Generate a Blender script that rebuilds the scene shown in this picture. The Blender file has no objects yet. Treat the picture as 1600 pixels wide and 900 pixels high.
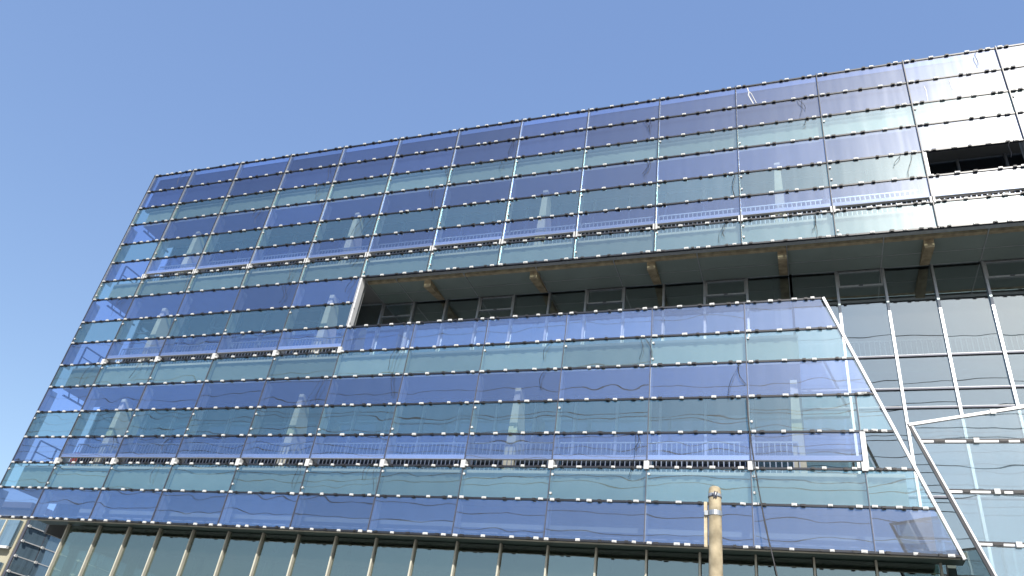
import bpy, math, random
from mathutils import Vector, Matrix
random.seed(7)
S = bpy.context.scene
COL = S.collection

# ---------------------------------------------------------------- camera
CAM = Vector((28.156, -19.816, 1.599))
RIGHT, DOWN, FWD = Vector((.9394, .3175, .1295)), Vector((-.0706, .5488, -.8330)), Vector((-.3355, .7733, .5380))
FPX = 1193.4
cd = bpy.data.cameras.new('camera'); cam = bpy.data.objects.new('camera', cd); COL.objects.link(cam)
cd.sensor_width = 36; cd.lens = 36 * FPX / 1600; cd.clip_start = .1; cd.clip_end = 5000
m = Matrix((RIGHT, -DOWN, -FWD)).transposed().to_4x4(); m.translation = CAM
cam.matrix_world = m
S.camera = cam
# ---------------------------------------------------------------- sky and sun
SUN = Vector((.285, -.735, .612)).normalized()
wd = bpy.data.worlds.new('World'); S.world = wd; wd.use_nodes = True
nt = wd.node_tree; bg = nt.nodes['Background']; sk = nt.nodes.new('ShaderNodeTexSky')
sk.sky_type = 'NISHITA'; sk.sun_disc = False
sk.sun_elevation = math.asin(SUN.z); sk.sun_rotation = math.atan2(SUN.x, SUN.y)
sk.altitude = 0; sk.air_density = 1.0; sk.dust_density = .6; sk.ozone_density = 4.5
# thin even summer haze over the whole sky
sm = nt.nodes.new('ShaderNodeVectorMath'); sm.operation = 'MULTIPLY_ADD'; sm.inputs[1].default_value = (.64, .53, .35); sm.inputs[2].default_value = (.455, .775, 1.79)
nt.links.new(sk.outputs[0], sm.inputs[0]); nt.links.new(sm.outputs[0], bg.inputs[0]); bg.inputs[1].default_value = .12
sl = bpy.data.lights.new('sun', 'SUN'); so = bpy.data.objects.new('sun', sl); COL.objects.link(so)
sl.energy = 3.3; sl.angle = math.radians(.55); sl.color = (1, .95, .87)
so.rotation_euler = SUN.to_track_quat('Z', 'Y').to_euler()
S.view_settings.view_transform = 'Standard'; S.view_settings.look = 'None'
S.view_settings.exposure = 1.15; S.view_settings.gamma = 1
S.render.engine = 'CYCLES'
S.cycles.transparent_max_bounces = 24; S.cycles.max_bounces = 10; S.cycles.glossy_bounces = 6
S.cycles.caustics_reflective = False; S.cycles.caustics_refractive = False
S.cycles.blur_glossy = 0.3

# ---------------------------------------------------------------- materials
def nodes(name):
    mt = bpy.data.materials.new(name); mt.use_nodes = True
    t = mt.node_tree; t.nodes.clear(); out = t.nodes.new('ShaderNodeOutputMaterial')
    return mt, t, out
def N(t, kind, **kw):
    n = t.nodes.new(kind)
    for k, v in kw.items():
        if k.startswith('i_'): n.inputs[int(k[2:])].default_value = v
        else: setattr(n, k, v)
    return n
def plain(name, col, rough=.6, metal=0., var=.12, scale=3., bump=.0, spec=.4, dirt=None):
    mt, t, out = nodes(name)
    p = t.nodes.new('ShaderNodeBsdfPrincipled')
    g = N(t, 'ShaderNodeNewGeometry'); no = N(t, 'ShaderNodeTexNoise'); no.inputs['Scale'].default_value = scale; no.inputs['Detail'].default_value = 6
    t.links.new(g.outputs['Position'], no.inputs['Vector'])
    r = N(t, 'ShaderNodeValToRGB'); e = r.color_ramp.elements
    e[0].position = .3; e[1].position = .75
    e[0].color = tuple(c * (1 - var) for c in (dirt or col)) + (1,); e[1].color = tuple(min(1, c * (1 + var)) for c in col) + (1,)
    t.links.new(no.outputs['Fac'], r.inputs[0]); t.links.new(r.outputs[0], p.inputs['Base Color'])
    p.inputs['Roughness'].default_value = rough; p.inputs['Metallic'].default_value = metal
    p.inputs['Specular IOR Level'].default_value = spec
    if bump:
        b = N(t, 'ShaderNodeBump'); b.inputs['Strength'].default_value = bump; b.inputs['Distance'].default_value = .01
        n2 = N(t, 'ShaderNodeTexNoise'); n2.inputs['Scale'].default_value = scale * 12
        t.links.new(g.outputs['Position'], n2.inputs['Vector']); t.links.new(n2.outputs['Fac'], b.inputs['Height']); t.links.new(b.outputs[0], p.inputs['Normal'])
    t.links.new(p.outputs[0], out.inputs[0])
    return mt
def glass(name, trans, refl, base=.22, haze=.06, hrough=.42, hcol=(1, 1, 1), wave=.0085, wscale=.75, dust_fill=.02, var=.12, haze2=0., dcol=(.5, .5, .48)):
    """coated pane: tinted see-through + sharp wavy mirror + broad sheen of the dusty coating"""
    mt, t, out = nodes(name)
    g = N(t, 'ShaderNodeNewGeometry'); oi = N(t, 'ShaderNodeObjectInfo')
    off = N(t, 'ShaderNodeVectorMath', operation='SCALE'); off.inputs[0].default_value = (31.7, 17.3, 53.1)
    t.links.new(oi.outputs['Random'], off.inputs['Scale'])
    ad = N(t, 'ShaderNodeVectorMath', operation='ADD'); t.links.new(g.outputs['Position'], ad.inputs[0]); t.links.new(off.outputs[0], ad.inputs[1])
    wn = N(t, 'ShaderNodeTexNoise'); wn.inputs['Scale'].default_value = wscale; wn.inputs['Detail'].default_value = 1.2; wn.inputs['Roughness'].default_value = .4
    t.links.new(ad.outputs[0], wn.inputs['Vector'])
    bp = N(t, 'ShaderNodeBump'); bp.inputs['Strength'].default_value = 1; bp.inputs['Distance'].default_value = wave
    t.links.new(wn.outputs['Fac'], bp.inputs['Height'])
    # slight pane to pane tint difference
    rv = N(t, 'ShaderNodeMapRange'); rv.inputs['To Min'].default_value = 1 - var; rv.inputs['To Max'].default_value = 1 + var
    t.links.new(oi.outputs['Random'], rv.inputs['Value'])
    def scaled(c):
        s = N(t, 'ShaderNodeVectorMath', operation='SCALE'); s.inputs[0].default_value = c; t.links.new(rv.outputs[0], s.inputs['Scale']); return s
    tr = t.nodes.new('ShaderNodeBsdfTransparent'); t.links.new(scaled(trans).outputs[0], tr.inputs[0])
    gl = t.nodes.new('ShaderNodeBsdfGlossy')
    gl.distribution = 'GGX'; gl.inputs['Roughness'].default_value = .004
    t.links.new(scaled(refl).outputs[0], gl.inputs[0]); t.links.new(bp.outputs[0], gl.inputs['Normal'])
    lw = N(t, 'ShaderNodeLayerWeight'); lw.inputs['Blend'].default_value = .5
    fr = N(t, 'ShaderNodeMath', operation='POWER'); fr.inputs[1].default_value = 5; t.links.new(lw.outputs['Facing'], fr.inputs[0])
    a = N(t, 'ShaderNodeMath', operation='MULTIPLY_ADD', use_clamp=True); a.inputs[1].default_value = .9 - base; a.inputs[2].default_value = base + .03; t.links.new(fr.outputs[0], a.inputs[0])
    m1 = t.nodes.new('ShaderNodeMixShader'); t.links.new(a.outputs[0], m1.inputs[0]); t.links.new(tr.outputs[0], m1.inputs[1]); t.links.new(gl.outputs[0], m1.inputs[2])
    hz = t.nodes.new('ShaderNodeBsdfGlossy'); hz.distribution = 'GGX'; hz.inputs['Roughness'].default_value = hrough; hz.inputs[0].default_value = hcol + (1,)
    # dust streaks running down the pane
    mp = N(t, 'ShaderNodeVectorMath', operation='MULTIPLY'); mp.inputs[1].default_value = (5, 5, .35); t.links.new(ad.outputs[0], mp.inputs[0])
    dn = N(t, 'ShaderNodeTexNoise'); dn.inputs['Scale'].default_value = 1; dn.inputs['Detail'].default_value = 5; t.links.new(mp.outputs[0], dn.inputs['Vector'])
    dm = N(t, 'ShaderNodeMapRange'); dm.inputs['From Min'].default_value = .35; dm.inputs['From Max'].default_value = .75; dm.inputs['To Min'].default_value = .8; dm.inputs['To Max'].default_value = 1.3
    t.links.new(dn.outputs['Fac'], dm.inputs['Value'])
    hm = N(t, 'ShaderNodeMath', operation='MULTIPLY'); hm.inputs[1].default_value = haze; t.links.new(dm.outputs[0], hm.inputs[0])
    m2 = t.nodes.new('ShaderNodeMixShader'); t.links.new(hm.outputs[0], m2.inputs[0]); t.links.new(m1.outputs[0], m2.inputs[1]); t.links.new(hz.outputs[0], m2.inputs[2])
    if haze2:
        h2 = t.nodes.new('ShaderNodeBsdfGlossy'); h2.distribution = 'GGX'; h2.inputs['Roughness'].default_value = .6; h2.inputs[0].default_value = hcol + (1,)
        mm = t.nodes.new('ShaderNodeMixShader'); mm.inputs[0].default_value = haze2; t.links.new(m2.outputs[0], mm.inputs[1]); t.links.new(h2.outputs[0], mm.inputs[2]); m2 = mm
    df = t.nodes.new('ShaderNodeBsdfDiffuse'); df.inputs[0].default_value = dcol + (1,)
    d2 = N(t, 'ShaderNodeMath', operation='MULTIPLY'); d2.inputs[1].default_value = dust_fill; t.links.new(dm.outputs[0], d2.inputs[0])
    m3 = t.nodes.new('ShaderNodeMixShader'); t.links.new(d2.outputs[0], m3.inputs[0]); t.links.new(m2.outputs[0], m3.inputs[1]); t.links.new(df.outputs[0], m3.inputs[2])
    t.links.new(m3.outputs[0], out.inputs[0])
    return mt
M = {}
M['violet'] = glass('violet_coated_glass', (.80, .85, .96), (.38, .61, 1.0), base=.18, haze=.02, hrough=.31, var=.09, haze2=.024, dust_fill=.003)
M['teal'] = glass('teal_coated_glass', (.83, .91, .90), (.34, .67, .81), base=.18, haze=.02, hrough=.31, var=.09, haze2=.024, dust_fill=.003)
M['slate'] = glass('slate_coated_glass', (.70, .76, .88), (.36, .55, .92), base=.16, haze=.02, hrough=.31, var=.09, haze2=.024, dust_fill=.003)
M['clear'] = glass('clear_wall_glass', (.55, .62, .64), (.82, .92, .92), base=.36, haze=.0, dust_fill=.025, wave=.005, var=.03)
M['inner'] = glass('shaded_cavity_glass', (.50, .57, .62), (.70, .80, .90), base=.12, haze=.0, dust_fill=.008, wave=.005, var=.03)  # same wall glass as clear, toned down to paint shade into the cavity
M['green'] = glass('green_wall_glass', (.52, .62, .56), (.72, .79, .75), base=.25, haze=.0, dust_fill=.012, wave=.006, var=.04)
M['screen'] = glass('pale_screen_glass', (.62, .72, .76), (.82, .89, .88), base=.30, haze=.01, dust_fill=.02)
M['fin'] = glass('frosted_fin_glass', (.62, .68, .70), (.7, .8, .85), base=.05, haze=.1, dust_fill=.5, wave=.001)
M['soffit'] = plain('dark_green_soffit_glass', (.22, .27, .245), .14, 0, .1, .8, 0, .7)
M['rail'] = plain('dark_rail_metal', (.018, .020, .028), .38, .0, .2)
M['alu'] = plain('brushed_aluminium', (.52, .53, .54), .42, .85, .1, 5)
M['mull'] = plain('grey_mullion_paint', (.42, .42, .42), .4, .3, .1, 5)
M['beige'] = plain('beige_mullion_paint', (.48, .46, .38), .45, .1, .1, 4)
M['white'] = plain('white_plastic', (.50, .50, .49), .45, 0, .06, 8)
M['whitemetal'] = plain('white_painted_metal', (.60, .60, .60), .35, .1, .06, 4)
M['black'] = plain('black_rubber', (.015, .015, .018), .5, 0, .2)
M['slab'] = plain('grey_slab_concrete', (.25, .25, .24), .8, 0, .12, 1.5, .2)
M['tan'] = plain('tan_rendered_concrete', (.72, .64, .46), .85, 0, .1, 3, .3)
M['haunch'] = plain('brown_stained_concrete', (.40, .33, .21), .85, 0, .22, 5, .4, dirt=(.28, .23, .15))
M['parapet'] = plain('grey_parapet_panel', (.045, .055, .075), .6, 0, .1, 1)
M['room'] = plain('dim_room_wall', (.38, .39, .38), .9, 0, .15, .6)
M['roomfloor'] = plain('room_floor_slab', (.22, .21, .20), .9, 0, .15, .6)
M['spandrel'] = plain('dark_green_spandrel', (.04, .062, .054), .4, 0, .15, 2)
M['galv'] = plain('galvanised_steel', (.45, .46, .47), .4, .7, .12, 9)
M['steel'] = plain('dark_steel', (.08, .085, .11), .5, .3, .15)
M['red'] = plain('red_paint', (.35, .05, .04), .5, 0, .1)
M['pole'] = plain('weathered_pole_concrete', (.42, .35, .235), .9, 0, .2, 7, .9, dirt=(.34, .28, .18))
M['wood'] = plain('bleached_wood_board', (.52, .44, .30), .85, 0, .2, 14, .4)
M['cream'] = plain('cream_render', (.34, .32, .24), .85, 0, .08, 1.2, .2)
M['asphalt'] = plain('asphalt', (.07, .07, .068), .9, 0, .2, 1, .5)
M['paving'] = plain('grey_paving', (.34, .335, .32), .85, 0, .12, .8, .4)
M['roof'] = plain('dark_roof_felt', (.10, .10, .11), .9, 0, .15, .8)
M['winglass'] = glass('blue_wing_glass', (.35, .45, .52), (.62, .78, .92), base=.3, haze=.03, dust_fill=.4, dcol=(.20, .30, .38))  # strong blue diffuse share painted in where the side lacks a sky reflection

# ---------------------------------------------------------------- mesh helpers
class MB:
    def __init__(s): s.v = []; s.f = []
    def box(s, x0, x1, y0, y1, z0, z1):
        o = len(s.v)
        s.v += [(x, y, z) for z in (z0, z1) for (x, y) in ((x0, y0), (x1, y0), (x1, y1), (x0, y1))]
        s.f += [tuple(o + i for i in q) for q in ((3, 2, 1, 0), (4, 5, 6, 7), (0, 1, 5, 4), (1, 2, 6, 5), (2, 3, 7, 6), (3, 0, 4, 7))]
        return s
    def prism(s, pts, y0, y1):
        """polygon in x,z (counter-clockwise seen from -y) pushed from y0 to y1"""
        o = len(s.v); n = len(pts)
        s.v += [(x, y0, z) for x, z in pts] + [(x, y1, z) for x, z in pts]
        s.f += [tuple(range(o, o + n)), tuple(range(o + 2 * n - 1, o + n - 1, -1))]
        s.f += [(o + i, o + n + i, o + n + (i + 1) % n, o + (i + 1) % n) for i in range(n)]
        return s
    def bar(s, a, b, w, h=None, up=(0, 0, 1)):
        h = h or w; a = Vector(a); b = Vector(b); d = (b - a).normalized(); u = Vector(up)
        if abs(d.dot(u)) > .95: u = Vector((0, 1, 0))
        r = d.cross(u).normalized() * w / 2; u = r.cross(d).normalized() * h / 2; o = len(s.v)
        for p in (a, b): s.v += [tuple(p + r * i + u * j) for i, j in ((-1, -1), (1, -1), (1, 1), (-1, 1))]
        s.f += [tuple(o + i for i in q) for q in ((0, 1, 2, 3), (7, 6, 5, 4), (0, 4, 5, 1), (1, 5, 6, 2), (2, 6, 7, 3), (3, 7, 4, 0))]
        return s
    def tube(s, pts, r, n=5):
        pts = [Vector(p) for p in pts]; o = len(s.v); rs = r if isinstance(r, (list, tuple)) else [r] * len(pts)
        for i, p in enumerate(pts):
            d = (pts[min(i + 1, len(pts) - 1)] - pts[max(i - 1, 0)]).normalized()
            a = d.orthogonal() if abs(d.z) < .9 else Vector((1, 0, 0)); a = (a - d * a.dot(d)).normalized(); b = d.cross(a)
            s.v += [tuple(p + (a * math.cos(2 * math.pi * k / n) + b * math.sin(2 * math.pi * k / n)) * rs[i]) for k in range(n)]
        for i in range(len(pts) - 1):
            for k in range(n):
                s.f.append((o + i * n + k, o + i * n + (k + 1) % n, o + (i + 1) * n + (k + 1) % n, o + (i + 1) * n + k))
        s.f += [tuple(o + k for k in range(n - 1, -1, -1)), tuple(o + (len(pts) - 1) * n + k for k in range(n))]
        return s
    def mesh(s, name, mat, smooth=False):
        me = bpy.data.meshes.new(name); me.from_pydata(s.v, [], s.f); me.materials.append(M[mat]); me.update()
        if smooth: me.polygons.foreach_set('use_smooth', [True] * len(me.polygons))
        return me
    def build(s, name, mat, parent=None, smooth=False, loc=None, bevel=0):
        o = link(name, s.mesh(name, mat, smooth), parent)
        if loc: o.location = loc
        if bevel:
            b = o.modifiers.new('bevel', 'BEVEL'); b.width = bevel; b.segments = 1; b.limit_method = 'ANGLE'
        return o
def link(name, me, parent=None, loc=None):
    o = bpy.data.objects.new(name, me); COL.objects.link(o)
    if parent: o.parent = parent
    if loc: o.location = loc
    return o
def tag(o, label=None, cat=None, group=None, kind=None):
    if label: o['label'] = label
    if cat: o['category'] = cat
    if group: o['group'] = group
    if kind: o['kind'] = kind
    return o
def empty(name, label, cat, group=None):
    return tag(link(name, None), label, cat, group)
def px_dist(p): return (Vector(p) - CAM).length
def in_frame(p):
    d = Vector(p) - CAM; z = d.dot(FWD)
    return z > 0 and abs(d.dot(RIGHT) / z * FPX) < 830 and abs(d.dot(DOWN) / z * FPX) < 480

# ---------------------------------------------------------------- ground
tag(MB().box(-900, 900, -900, 900, -.3, 0).build('ground', 'asphalt'), kind='structure')
tag(MB().box(-60, 120, -17.5, 40, 0, .12).build('pavement', 'paving'), kind='structure')

# ---------------------------------------------------------------- the building
B = empty('glass_office_building', 'large office building clad in blue and violet glass panels', 'building')
W = 2.7
Z = [23.365, 22.373, 21.375, 20.417, 19.31, 18.296, 17.309, 16.368, 15.248, 14.25, 13.23, 12.253, 11.185, 10.148, 9.144, 8.196, 7.124]
ZT = 14.221
XC = [.42] + [W * i for i in range(1, 17)]
KIND = ['slate', 'slate', 'teal', 'violet', 'teal', 'violet', 'teal', 'violet', 'teal', 'violet', 'teal', 'violet', 'teal', 'violet', 'teal', 'violet']
def slant(z): return 31.53 - (z - 7.08) * .3311
GAPROWS = (5, 9, 13)            # rows whose panes stop short above a slot
def pane(pts, mat, y=0., name='glass_pane', parent=None, tilt=.17, thick=.012):
    cx = sum(p[0] for p in pts) / len(pts); cz = sum(p[1] for p in pts) / len(pts)
    o = MB().prism([(x - cx, z - cz) for x, z in pts], -thick / 2, thick / 2).build(name, mat, parent or B, loc=(cx, y, cz))
    if tilt: o.rotation_euler = (math.radians(random.gauss(0, tilt)), 0, math.radians(random.gauss(0, tilt)))
    return o
rails = []                      # (xa, xb, z)
def rect(x0, x1, z0, z1): return [(x0, z0), (x1, z0), (x1, z1), (x0, z1)]
IN = .028
def bay_pane(c, r, xa, xb, zt, zb, gap):
    zb2 = zb + (.235 if gap else .0)
    pane(rect(xa + .016, xb - .016, zb2 + (IN if not gap else 0), zt - IN), KIND[r])
for r in range(16):
    zt, zb = Z[r], Z[r + 1]
    cmax = 16 if r < 7 else 5
    for c in range(cmax):
        if r == 4 and c >= 12: continue                       # missing panes at the upper right
        bay_pane(c, r, XC[c], XC[c + 1], zt, zb, r in GAPROWS and c >= 1)
    if r >= 9:                                                # lower screen right of the notch
        zt2 = ZT if r == 9 else zt
        cols = range(5, 10) if r < 12 else range(5, 11)
        for c in cols:
            bay_pane(c, r, XC[c], XC[c + 1], zt2, zb, r == 13)
        x0 = XC[10] if r < 12 else XC[11]
        if r != 13:
            pane([(x0 + .016, zb + IN), (slant(zb) - .09, zb + IN), (slant(zt2) - .09, zt2 - IN), (x0 + .016, zt2 - IN)], KIND[r])
for k in range(17):
    cmax = 16 if k <= 7 else 5
    for c in range(cmax): rails.append((XC[c], XC[c + 1], Z[k]))
    if k >= 9:
        zz = ZT if k == 9 else Z[k]
        last = 10 if k < 12 else 11
        for c in range(5, last): rails.append((XC[c], XC[c + 1], zz))
        rails.append((XC[last], slant(zz) - .05, zz))

clip_me = MB().box(-.065, .065, -.04, .0, -.034, .03).box(-.04, .04, -.05, -.04, -.02, .018).mesh('clip', 'white')
clamp_me = MB().box(-.055, .055, -.036, .0, -.045, .026).box(-.035, .035, -.048, -.036, -.036, .018).mesh('clamp', 'black')
clips, clamps = [], []
rail_objs = []
for xa, xb, z in rails:
    L = xb - xa
    ro = MB().box(0, L, -.03, .05, -.027, .027).build('rail', 'rail', B, loc=(xa, 0, z)); rail_objs.append(ro)
    n = 4 if L > 2.0 else 3
    us = [.12] + [L * (i + random.uniform(-.12, .12)) / (n - 1) for i in range(1, n - 1)] + [L - .22]
    if random.random() < .22 and n == 4: us.append(us[1] + random.uniform(.25, .4))
    for u in us: clips.append((ro, u + random.uniform(-.03, .03), (xa + u, -.03, z)))
    for u in (.3, L * random.uniform(.44, .58), L - .42):
        clamps.append((ro, u + random.uniform(-.03, .03), (xa + u, -.03, z)))
def scatter(lst, me, name, stuffname, limit=300):
    vis = sorted([c for c in lst if in_frame(c[2])], key=lambda c: px_dist(c[2])); near = set(id(c) for c in vis[:limit])
    rest = MB()
    base_v = [tuple(v.co) for v in me.vertices]; base_f = [tuple(p.vertices) for p in me.polygons]
    for c in lst:
        dz = random.uniform(-.008, .012)
        if id(c) in near:
            q = link(name, me, c[0], (c[1], -.03, dz)); q.scale = (random.uniform(.75, 1.15), 1, random.uniform(.85, 1.1)); q.rotation_euler = (0, random.gauss(0, .03), 0)
        else:
            o = len(rest.v); x, y, z = c[2]
            rest.v += [(a + x, b + y, d + z + dz) for a, b, d in base_v]; rest.f += [tuple(o + i for i in f) for f in base_f]
    if rest.v: tag(rest.build(stuffname, 'white' if name == 'clip' else 'black', B), kind='stuff')
scatter(clips, clip_me, 'clip', 'far_clips')
scatter(clamps, clamp_me, 'clamp', 'far_clamps')

# posts behind the joints; the upper block has a projecting cap, the rest a thin gasket
def mullion(x, z0, z1, cap):
    o = MB().box(-.028, .028, .012, .15, z0, z1).build('mullion', 'mull', B, loc=(x, 0, 0))
    if cap: MB().box(-.010, .010, -.065, .012, z0, z1).build('mullion_cap', 'mull', o); MB().box(-.014, .014, -.075, -.065, z0, z1).build('gasket', 'rail', o)
    else: MB().box(-.011, .011, -.035, .012, z0, z1).build('gasket', 'steel', o)
for c in range(0, 17):
    mullion(XC[c], Z[7], Z[0] + .05, True)
    if c <= 5: mullion(XC[c], Z[16], Z[7] - .002, False)
for c in range(6, 11): mullion(XC[c], Z[16], ZT, False)
mullion(XC[11], Z[16], Z[12], False)
# white node brackets where the slots cross the posts
for k, cols in ((6, range(1, 16)), (10, range(1, 6)), (14, range(1, 12))):
    for c in cols:
        MB().box(-.07, .07, -.075, .12, -.06, .17).build('node_bracket', 'white', B, loc=(XC[c], 0, Z[k]))
# small white buttons on the posts
btn = MB().tube([(0, 0, 0), (0, -.03, 0)], .035, 8).mesh('button', 'white')
for k in (2, 4, 6, 8, 10, 12, 14):
    for c in range(0, 16):
        z = Z[k] - random.uniform(.16, .26)
        ok = (k < 7) or c <= 5 or (k >= 10 and c <= 10)
        if ok and random.random() < .7: link('button', btn, B, (XC[c] + .07, -.012, z))
        if ok and random.random() < .35: link('button', btn, B, (XC[c] + .07, -.012, Z[k + 1] + random.uniform(.16, .3)))
# frames round the notch
MB().box(-.05, .06, -.03, .22, ZT + .03, Z[7] - .03).build('notch_frame', 'whitemetal', B, loc=(XC[5] + .02, 0, 0))
MB().bar((slant(7.1), .03, 7.06), (slant(ZT), .03, ZT + .03), .07, .09, up=(0, 1, 0)).build('slanted_frame', 'whitemetal', B)
MB().box(XC[11] - .02, XC[11] + .10, -.06, .14, Z[14] + .03, Z[13] - .03).build('opening_frame', 'whitemetal', B)
MB().box(XC[12] + .03, XC[12] + .10, -.03, .14, Z[5] + .03, Z[4] - .03).build('opening_frame', 'whitemetal', B)
# pale sills on the panes above the slots
for k, xs in ((6, (1, 16)), (10, (1, 5)), (14, (1, 11))):
    for c in range(*xs):
        MB().box(XC[c] + .03, XC[c + 1] - .03, .03, .13, Z[k] + .235, Z[k] + .37).build('sill', 'whitemetal', B)
# glass fins behind each post
for (zt, zb, cs) in ((Z[3] - .05, Z[6] + .02, range(0, 17)), (Z[7] - .05, Z[10] + .02, range(0, 6)), (Z[11] - .05, Z[14] + .02, range(0, 12)), (Z[15] - .03, Z[16] + .05, range(0, 12))):
    for c in cs:
        if zt > 9 and zt < 13 and c == 11: zt2 = Z[12]
        else: zt2 = zt
        MB().box(-.008, .008, .15, .44, zb, zt2).build('glass_fin', 'fin', B, loc=(XC[c], 0, 0))

# dark sheets added behind the slots to paint in the shade of the recess
for k, xs, h in ((6, (1, 16), .95), (10, (1, 5), .75), (14, (1, 10), .6)):
    for c in range(*xs): MB().box(XC[c] + .03, XC[c + 1] - .03, .78, .80, Z[k] - .03, Z[k] + h).build('slot_shade_sheet', 'rail', B)
# ---- slabs in the cavity
XE = 46.
def slab(x0, x1, y0, y1, z0, z1, mat='slab', name='floor_slab'):
    return MB().box(x0, x1, y0, y1, z0, z1).build(name, mat, B)
slab(.9, XE, .22, 1.88, Z[3] + .05, Z[2] - .02)
slab(.9, XE, .22, 1.88, Z[7] + .10, Z[6] - .03)
slab(.9, 28.4, .22, 1.88, Z[11] + .02, Z[10] - .03)
slab(.9, 30.6, .22, 1.88, Z[15] + .02, Z[14] - .03)
slab(.6, XE, .16, .34, Z[2] - .02, Z[0] - .12, 'parapet', 'parapet')
slab(1.2, XE, 1.95, 14, Z[2] - .3, Z[2] + .2, 'roof', 'roof')
# rooms behind the inner wall
for z0, z1 in ((Z[6] - .35, Z[6]), (Z[10] - .35, Z[10]), (Z[14] - .35, Z[14]), (3.6, 3.95)):
    slab(1.3, XE, 2.12, 9, z0, z1, 'roomfloor', 'room_floor')
slab(1.2, XE, 9, 9.3, .12, Z[2] - .32, 'room', 'back_wall')
slab(1.2, 1.32, 1.95, 9, Z[16], Z[2] - .32, 'slab', 'end_wall')
slab(XE, XE + .3, .4, 9.3, .12, Z[0] - .2, 'slab', 'end_wall')
for x in (10.2, 19.6, 27.8, 37.2): slab(x, x + .15, 2.3, 8.9, 8.2, Z[2] - .4, 'room', 'partition')

# ---- inner curtain wall
YI = 1.92; P2 = W / 2
def inner_bays(x0, x1, zt, zb, vents=(), mat='clear'):
    i0, i1 = int(round(x0 / P2)), int(round(x1 / P2))
    for i in range(i0, i1 + 1):
        MB().box(-.035, .035, YI - .10, YI + .06, zb, zt).build('inner_mullion', 'galv', B, loc=(i * P2, 0, 0))
    for i in range(i0, i1):
        xa, xb = i * P2 + .036, (i + 1) * P2 - .036
        pane(rect(xa, xb, zb + .02, zt - .02), mat, YI, 'inner_pane', tilt=.12)
        if vents and i % 3 == 1:
            f = MB(); a, b, t_, u_ = xa, xb, zt - .06, zt - .66
            f.box(a, b, YI - .055, YI - .012, t_ - .05, t_).box(a, b, YI - .055, YI - .012, u_, u_ + .05).box(a, a + .05, YI - .055, YI - .012, u_ + .05, t_ - .05).box(b - .05, b, YI - .055, YI - .012, u_ + .05, t_ - .05)
            fo = f.build('vent_frame', 'galv', B)
            MB().box((a + b) / 2 - .06, (a + b) / 2 + .06, YI - .085, YI - .055, u_ + .01, u_ + .035).build('vent_handle', 'steel', fo)
    MB().box(i0 * P2, i1 * P2, YI - .05, YI + .05, zt - .02, zt + .03).build('transom', 'galv', B)
    MB().box(i0 * P2, i1 * P2, YI - .06, YI + .05, zb - .03, zb + .02).build('transom', 'steel', B)
XR = 28.35
inner_bays(1.35, XE - 1, Z[3] + .05, Z[6], mat='inner')
inner_bays(1.35, XR, Z[7] + .06, Z[10], vents=True)
inner_bays(1.35, XR, Z[11], Z[14], mat='inner')
inner_bays(XR, XE - 1, Z[7] + .06, 13.28, vents=True)
for a, b in ((13.28, 12.23), (12.23, 11.66), (11.66, 9.14), (9.14, 6.2), (6.2, .2)): inner_bays(XR, XE - 1, a, b)
slab(XR - .2, XR, .3, 1.86, Z[11], Z[10], 'slab', 'slab_edge')

# ---- soffit of the upper block over the notch
sx = [13.56, 14.8] + [14.8 + W * i for i in range(1, 12)]
for a, b in zip(sx[:-1], sx[1:]):
    for y0, y1 in ((.50, 1.16), (1.18, 1.82)):
        o = MB().box(a + .014, b - .014, y0, y1, -.01, .01).build('soffit_panel', 'soffit', B, loc=(0, 0, Z[7]))
        o.rotation_euler = (math.radians(random.gauss(0, .1)), 0, 0)
    MB().box(a - .014, a + .014, .22, 1.86, Z[7] - .025, Z[7] + .05).build('soffit_joint', 'galv', B)
MB().box(13.56, 44, 1.161, 1.179, Z[7] - .018, Z[7] + .05).build('soffit_joint', 'galv', B)
MB().box(13.56, 44, .06, .22, Z[7] - .02, Z[7] + .06).build('soffit_trim', 'galv', B)
MB().box(13.56, 44, .36, .5, Z[7] - .012, Z[7] + .08).build('soffit_trim', 'haunch', B)
for i in range(8):
    x = 16. + 4.05 * i
    w = MB(); w.v = [(-.13, .5, 0), (.13, .5, 0), (.13, 1.82, 0), (-.13, 1.82, 0), (-.13, .55, -.26), (.13, .55, -.26), (.13, 1.8, -.03), (-.13, 1.8, -.03)]
    w.f = [(0, 1, 2, 3), (7, 6, 5, 4), (0, 4, 5, 1), (1, 5, 6, 2), (2, 6, 7, 3), (3, 7, 4, 0)]
    w.build('haunch', 'haunch', B, loc=(x, 0, Z[7] - .011))

# ---- raking columns in the cavity
def a_frame(x, z0, z1):
    m_ = MB()
    prof = [(.58, z0), (.92, z0), (.92, z0 + .9), (1.16, z0 + .9), (1.28, z0), (1.72, z0), (.98, z1), (.58, z1)]
    h = .18; n = len(prof)
    o = 0; tp = lambda z: h * (1 - .5 * (z - z0) / (z1 - z0))
    m_.v = [(-tp(z), y, z) for y, z in prof] + [(tp(z), y, z) for y, z in prof]
    def tri(poly, flip):
        m_.f.append(tuple(reversed(poly)) if flip else tuple(poly))
    quads = [(0, 1, 2, 7), (2, 3, 6, 7), (3, 4, 5, 6)]
    for q in quads:
        tri(q, False); tri(tuple(i + n for i in q), True)
    for i in range(n): m_.f.append((i, i + n, (i + 1) % n + n, (i + 1) % n))
    ob = m_.build('raking_column', 'tan', B, loc=(x, 0, 0))
    return ob
for x in (12.0, 20.05, 28.2, 36.3):
    a_frame(x, Z[6], 20.1)
for x in (3.9, 12.0): a_frame(x, Z[10], 16.1)
for x in (3.9, 12.0, 20.05, 28.2): a_frame(x, Z[14], 11.95)
a_frame(3.9, Z[6], 20.1)

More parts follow.
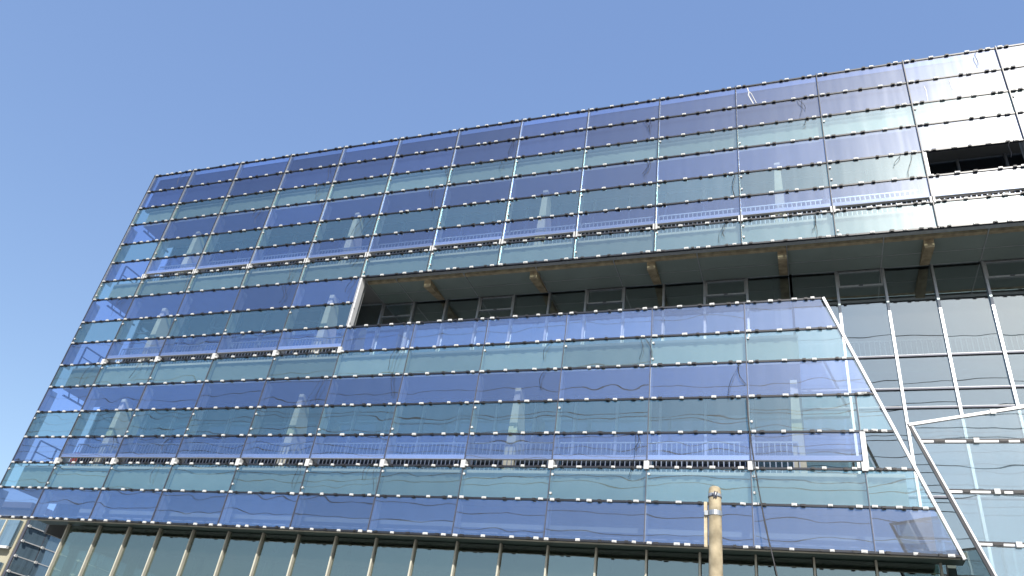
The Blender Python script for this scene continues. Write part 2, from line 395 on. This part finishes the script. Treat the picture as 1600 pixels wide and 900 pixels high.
# ---- balustrades of the walkways
def balustrade(x0, x1, z0, y=.52, top=.98, mat='galv'):
    m_ = MB(); n = int((x1 - x0) / .135)
    m_.box(x0, x1, y - .02, y + .02, z0 + top - .04, z0 + top).box(x0, x1, y - .015, y + .015, z0 + .06, z0 + .09)
    for i in range(n + 1):
        x = x0 + (x1 - x0) * i / n; m_.box(x - .012, x + .012, y - .011, y + .011, z0 + .09, z0 + top - .04)
    return tag(m_.build('balustrade', mat, B), kind='stuff')
for c in range(1, 16): balustrade(XC[c] + .02, XC[c + 1] - .02, Z[6] - .03)
for c in range(1, 5): balustrade(XC[c] + .02, XC[c + 1] - .02, Z[10] - .03)
for c in range(1, 10): balustrade(XC[c] + .02, XC[c + 1] - .02, Z[14] - .03)
balustrade(XC[10] + .02, 28.2, Z[14] - .03)
for c in range(10, 16): balustrade(max(28.5, XC[c] + .02), XC[c + 1] - .02, 13.3, YI + .35, .74, 'whitemetal')
# end guards and edge channels at the open left end
for zf in (Z[6] - .03, Z[10] - .03, Z[14] - .03):
    g = MB(); x = 1.02
    g.bar((x, .25, zf + 1.0), (x, 1.85, zf + 1.0), .05).bar((x, .25, zf + .55), (x, 1.85, zf + .55), .035)
    for y in (.25, 1.05, 1.85): g.bar((x, y, zf), (x, y, zf + 1.0), .05)
    g.build('end_guard', 'steel', B)
for zc in (Z[3] + .05, Z[7] + .1, Z[11] + .02):
    g = MB(); g.bar((1.06, .22, zc - .26), (1.06, 1.88, zc - .26), .06)
    for y in (.5, 1.0, 1.5): g.bar((1.06, y, zc - .26), (.96, y, zc), .04)
    g.build('edge_channel', 'steel', B)
MB().box(1.9, 2.25, 1.1, 1.35, Z[14] - .03, Z[14] + .85).build('red_cabinet', 'red', B, bevel=.02)

# ---- lower storey behind the overhang
YL = .75
LX = [3.53, 5.0, 6.34, 7.69, 9.1, 10.55, 11.9, 13.24, 14.61, 16.02, 17.34, 18.69, 20.05, 21.45, 22.83, 24.2, 25.59, 26.98, 28.36, 29.76, 31.15]
LX = [28.156 + (x - 28.156) * .9893 for x in LX]
slab(2.6, 31.6, .10, YL + .1, Z[16] + .02, Z[16] + .12, 'spandrel', 'lower_soffit')
MB().box(.45, 31.45, .055, .12, Z[16] - .045, Z[16] + .02).build('soffit_trim', 'beige', B)
slab(3.85, 31.1, YL + .05, YL + .2, Z[16] + .12, Z[15] + .3, 'slab', 'spandrel_wall')
for i, x in enumerate(LX):
    MB().box(-.024, .024, YL - .1, YL + .05, .12, Z[16] + .015).build('lower_mullion', 'beige', B, loc=(x, 0, 0))
    if i < len(LX) - 1:
        for zt, zb in ((Z[16] - .01, 3.65), (3.6, .2)):
            pane(rect(x + .042, LX[i + 1] - .042, zb, zt), 'green', YL, 'lower_pane', tilt=.12)
        MB().box(x + .042, LX[i + 1] - .042, YL - .03, YL + .04, 3.6, 3.65).build('lower_transom', 'beige', B)
    if i % 2 == 0: MB().box(x + .18, x + .36, YL + .25, YL + .5, .12, Z[16] + .1).build('inner_post', 'spandrel', B)
slab(3.9, 31.05, YL + .22, YL + .4, 6.36, 6.62, 'spandrel', 'rail_reflection_bar')  # added dark bar, stands in for the mirrored bottom rail of the skin
slab(3.9, 31.05, YL + .42, YL + .5, 6.62, 7.1, 'spandrel', 'soffit_reflection_panel')  # added dark panel imitating the soffit's reflection at the top of the glass
slab(3.9, 31.05, YL + .3, 2.0, 7.12, 7.3, 'roomfloor', 'lower_ceiling')
for i in range(len(LX) - 1):
    m_ = MB(); a, b = LX[i] + .05, LX[i + 1] - .05; y = 2.0
    m_.box(a, b, y - .02, y + .02, 5.3, 5.34)
    for k in range(10): x = a + (b - a) * (k + .5) / 10; m_.box(x - .012, x + .012, y - .012, y + .012, 4.4, 5.3)
    tag(m_.build('balustrade', 'galv', B), kind='stuff')
slab(3.9, 31.05, 1.9, 2.1, 4.25, 4.4, 'slab', 'gallery_edge')
# ---- loose cables dangling from the rails
def dangle(x, z, L, dx, r=.009):
    pts = []
    for i in range(9):
        t_ = i / 8; pts.append((x + dx * t_ + .05 * math.sin(t_ * 5 + x), -.06 - .05 * math.sin(t_ * 3.1), z - L * t_))
    MB().tube(pts, r, 4).build('loose_cable', 'black', B)
for c in range(1, 14):
    for k in (0, 1, 2, 3, 4, 6, 7, 10, 11, 12, 13, 14):
        if k in (7,) and c > 5: continue
        if k >= 10 and c > 10: continue
        if random.random() < (.34 if k < 6 else .3):
            dangle(XC[c] - random.uniform(.15, .7), Z[k] - .03, random.uniform(.35, 1.0), random.uniform(-.3, .25))
            if random.random() < .5: dangle(XC[c] - random.uniform(.15, .5), Z[k] - .03, random.uniform(.5, 1.3), random.uniform(-.35, .1), .006)

# pale scratches on three upper panes
def scratch(pts, w=.025):
    m_ = MB()
    for (xa, za), (xb, zb) in zip(pts[:-1], pts[1:]): m_.bar((xa, -.012, za), (xb, -.012, zb), w, .004, up=(0, 1, 0))
    m_.build('scratch', 'white', B)
scratch([(27.41, 23.28), (27.45, 23.02), (27.43, 22.9), (27.58, 22.44)], .035); scratch([(27.44, 23.1), (27.53, 22.96), (27.68, 22.45)], .02)
scratch([(32.86, 22.12), (32.89, 21.9), (32.87, 21.41)], .02); scratch([(33.6, 22.2), (33.62, 21.8)], .012)
# ---------------------------------------------------------------- projecting screen at the lower right
SC = empty('projecting_glass_screen', 'pale glass screen with slanted end standing forward of the facade at lower right', 'glass screen')
YS = -3.3
def sl2(z): return 30.381 + (8.848 - z) * .328
rz = [8.494, 7.449, 6.446, 5.44, 4.43, 3.42, 2.41, 1.4]
SX = [33.7, 36.4, 39.1]
def topz(x): return 8.848 + (x - 30.381) * .171
edges = [None] + SX
for j in range(3):
    xr = SX[j]
    xl = SX[j - 1] + .02 if j else None
    a = (xl or sl2(rz[0]) + .06)
    pane([(a, rz[0] + .05), (xr - .02, rz[0] + .05), (xr - .02, topz(xr) - .03), ((xl or 30.5), topz(xl or 30.5) - .03)], 'screen', YS, 'screen_pane', SC)
    for k in range(len(rz) - 1):
        la, lb = (xl or sl2(rz[k + 1]) + .07), (xl or sl2(rz[k]) + .07)
        pane([(la, rz[k + 1] + .05), (xr - .02, rz[k + 1] + .05), (xr - .02, rz[k] - .05), (lb, rz[k] - .05)], 'screen', YS, 'screen_pane', SC)
    for k, z in enumerate(rz):
        x0 = xl or sl2(z)
        ro = MB().box(x0, xr, YS - .02, YS + .06, z - .026, z + .026).build('screen_rail', 'whitemetal', SC)
        MB().box(x0, xr, YS - .03, YS + .02, z + .026, z + .046).build('rail_gasket', 'rail', ro)
        x = x0 + .3
        while x < xr - .3:
            MB().box(x, x + random.uniform(.12, .3), YS - .045, YS - .02, z - .022, z + .024).build('screen_clamp', 'black', ro)
            x += random.uniform(.35, .6)
        MB().box((x0 + xr) / 2 - .6, (x0 + xr) / 2 - .5, YS - .07, YS - .02, z - .05, z + .05).build('screen_clip', 'white', ro)
for x in SX: MB().box(x - .03, x + .03, YS, YS + .15, .12, topz(x)).build('screen_post', 'whitemetal', SC)
MB().bar((30.381, YS, 8.86), (SX[-1], YS, topz(SX[-1]) + .012), .07, .06).build('top_frame', 'whitemetal', SC)
MB().box(31.9, 32.0, YS - .06, YS - .04, topz(31.95) - .05, topz(31.95) + .05).build('screen_clip', 'white', SC)
MB().bar((sl2(.13), YS, .13), (30.381, YS, 8.89), .06, .055, up=(0, 1, 0)).build('slanted_frame', 'rail', SC)
MB().bar((sl2(.13) + .062, YS - .01, .13), (30.381 + .062, YS - .01, 8.82), .035, .055, up=(0, 1, 0)).build('slanted_trim', 'whitemetal', SC)

# ---------------------------------------------------------------- concrete pole
PO = empty('utility_pole', 'weathered tan concrete pole stub standing in front of the lower panels', 'pole'); PO.location = (26.9, -7.8, 0)
pts = [(0, 0, z) for z in (0, 1.5, 3, 4.5, 5.4, 5.78, 5.83, 5.86)]
MB().tube(pts, [.135, .125, .113, .103, .098, .096, .088, .07], 20).build('shaft', 'pole', PO, True)
def band(z, h, mat, r=.102):
    m_ = MB(); m_.tube([(0, 0, z - h / 2), (0, 0, z + h / 2)], r, 20); return m_
band(5.72, .05, 'galv').build('collar', 'galv', PO)
band(5.695, .012, 'black', .106).build('wire_tie', 'steel', PO)
MB().bar((-.03, -.11, 5.72), (.05, -.12, 5.68), .02).bar((0, -.11, 5.66), (.015, -.12, 5.76), .018).bar((.03, -.11, 5.66), (.05, -.125, 5.75), .018).build('wire_knot', 'steel', PO)
band(5.44, .075, 'galv', .106).build('clamp_band', 'galv', PO)
MB().box(-.155, -.1, -.05, .0, 5.405, 5.475).bar((-.13, -.06, 5.41), (-.13, .05, 5.41), .02).build('clamp_lug', 'galv', PO)
MB().box(-.165, -.118, -.02, .07, 4.93, 5.62).build('board', 'wood', PO)
# ---------------------------------------------------------------- long loose cable in front of the facade
lc = MB().tube([(26.97, -.09, 11.15), (26.98, -.1, 10.6), (27.03, -.13, 9.9), (27.092, -.15, 9.295), (27.17, -.22, 8.6), (27.259, -.3, 7.918), (27.39, -.45, 7.1), (27.518, -.6, 6.365), (27.75, -.85, 5.2), (28.1, -1.2, 3.6), (28.4, -1.5, 2.0), (28.5, -1.6, .15)], .016, 6).build('hanging_cable', 'black')
tag(lc, 'long thin black cable hanging down the facade right of the pole', 'cable')

# ---------------------------------------------------------------- neighbouring wing at the lower left
NB = empty('neighbour_building', 'low cream building with a blue glazed side at lower left corner', 'building')
NX = -3.0; NY = 4.2; NH = 8.7
nbm = MB().box(-16, NX - .25, NY + .3, 26, 0, NH).build('wall', 'cream', NB)
MB().box(-16.2, NX, NY, 26.2, NH, NH + .25).build('roof', 'roof', NB)
for i in range(5):
    z = NH - .5 - 1.75 * i
    if z < 1.5: break
    for j in range(4):
        x1 = NX - .36 - 2.2 * j
        w_ = MB().box(x1 - 1.5, x1, NY + .1, NY + .28, z - 1.1, z).build('window', 'winglass', NB)
        MB().box(x1 - .78, x1 - .72, NY + .05, NY + .1, z - 1.1, z).build('window_bar', 'beige', w_)
        MB().box(x1 - 1.55, x1 + .05, NY, NY + .12, z - 1.2, z - 1.1).build('sill', 'whitemetal', w_)
pw, ph = 1.05, .62
for j in range(8):
    y0 = NY + .3 + j * pw
    for i in range(13):
        zt = NH - .05 - i * ph; zb = zt - ph
        if zb < .3: break
        o = MB().box(-.01, .01, y0 + .015, y0 + pw - .015, zb + .02, zt - .02).build('side_pane', 'winglass', NB, loc=(NX, 0, 0))
        o.rotation_euler = (0, math.radians(random.gauss(0, .2)), math.radians(random.gauss(0, .2)))
    MB().box(NX - .15, NX - .02, y0 - .03, y0 + .03, .1, NH).build('side_post', 'steel', NB)
for i in range(13):
    z = NH - .05 - i * ph
    MB().box(NX - .02, NX + .04, NY + .28, NY + .3 + 8 * pw, z - .018, z + .018).build('side_rail', 'whitemetal', NB)
    for j in range(8):
        MB().box(NX + .04, NX + .08, NY + .26 + j * pw, NY + .38 + j * pw, z - .05, z + .05).build('side_clip', 'white', NB)

# ---------------------------------------------------------------- overhead lines across the street, mirrored in the panes
def wire(y, h, sag, label, x0=-45., x1=85., r=.024):
    pts = []
    for i in range(61):
        t_ = i / 60; pts.append((x0 + (x1 - x0) * t_, y, h - sag * 4 * t_ * (1 - t_)))
    tag(MB().tube(pts, r, 5).build('power_line', 'black'), label, 'cable', 'overhead lines across the street')
LBL = 'black overhead line mirrored as a wavy thread in the glass panels'
for y, h in ((-24., 15.6), (-24., 16.6), (-24.4, 18.1), (-24.4, 19.0), (-25., 20.6), (-25., 21.9), (-25., 25.2), (-24.4, 26.2), (-25., 30.), (-24.4, 19.6), (-25., 23.4), (-24.4, 18.5), (-25., 21.2), (-25., 22.6)):
    wire(y, h, random.uniform(.6, 1.3), LBL)
for x, lb in ((-45., 'grey steel pylon carrying overhead lines at the far street end'), (85., 'grey steel pylon carrying overhead lines at the near street end')):
    T = empty('line_pylon', lb, 'pylon', 'pylons across the street')
    MB().tube([(x, -24.6, 0), (x, -24.6, 16), (x, -24.6, 32)], [.4, .3, .18], 12).build('shaft', 'galv', T, True)
    for h in (15.6, 18.5, 21.2, 25.6, 30.): MB().box(x - .1, x + .1, -25.6, -23.5, h + .05, h + .25).build('cross_arm', 'galv', T)
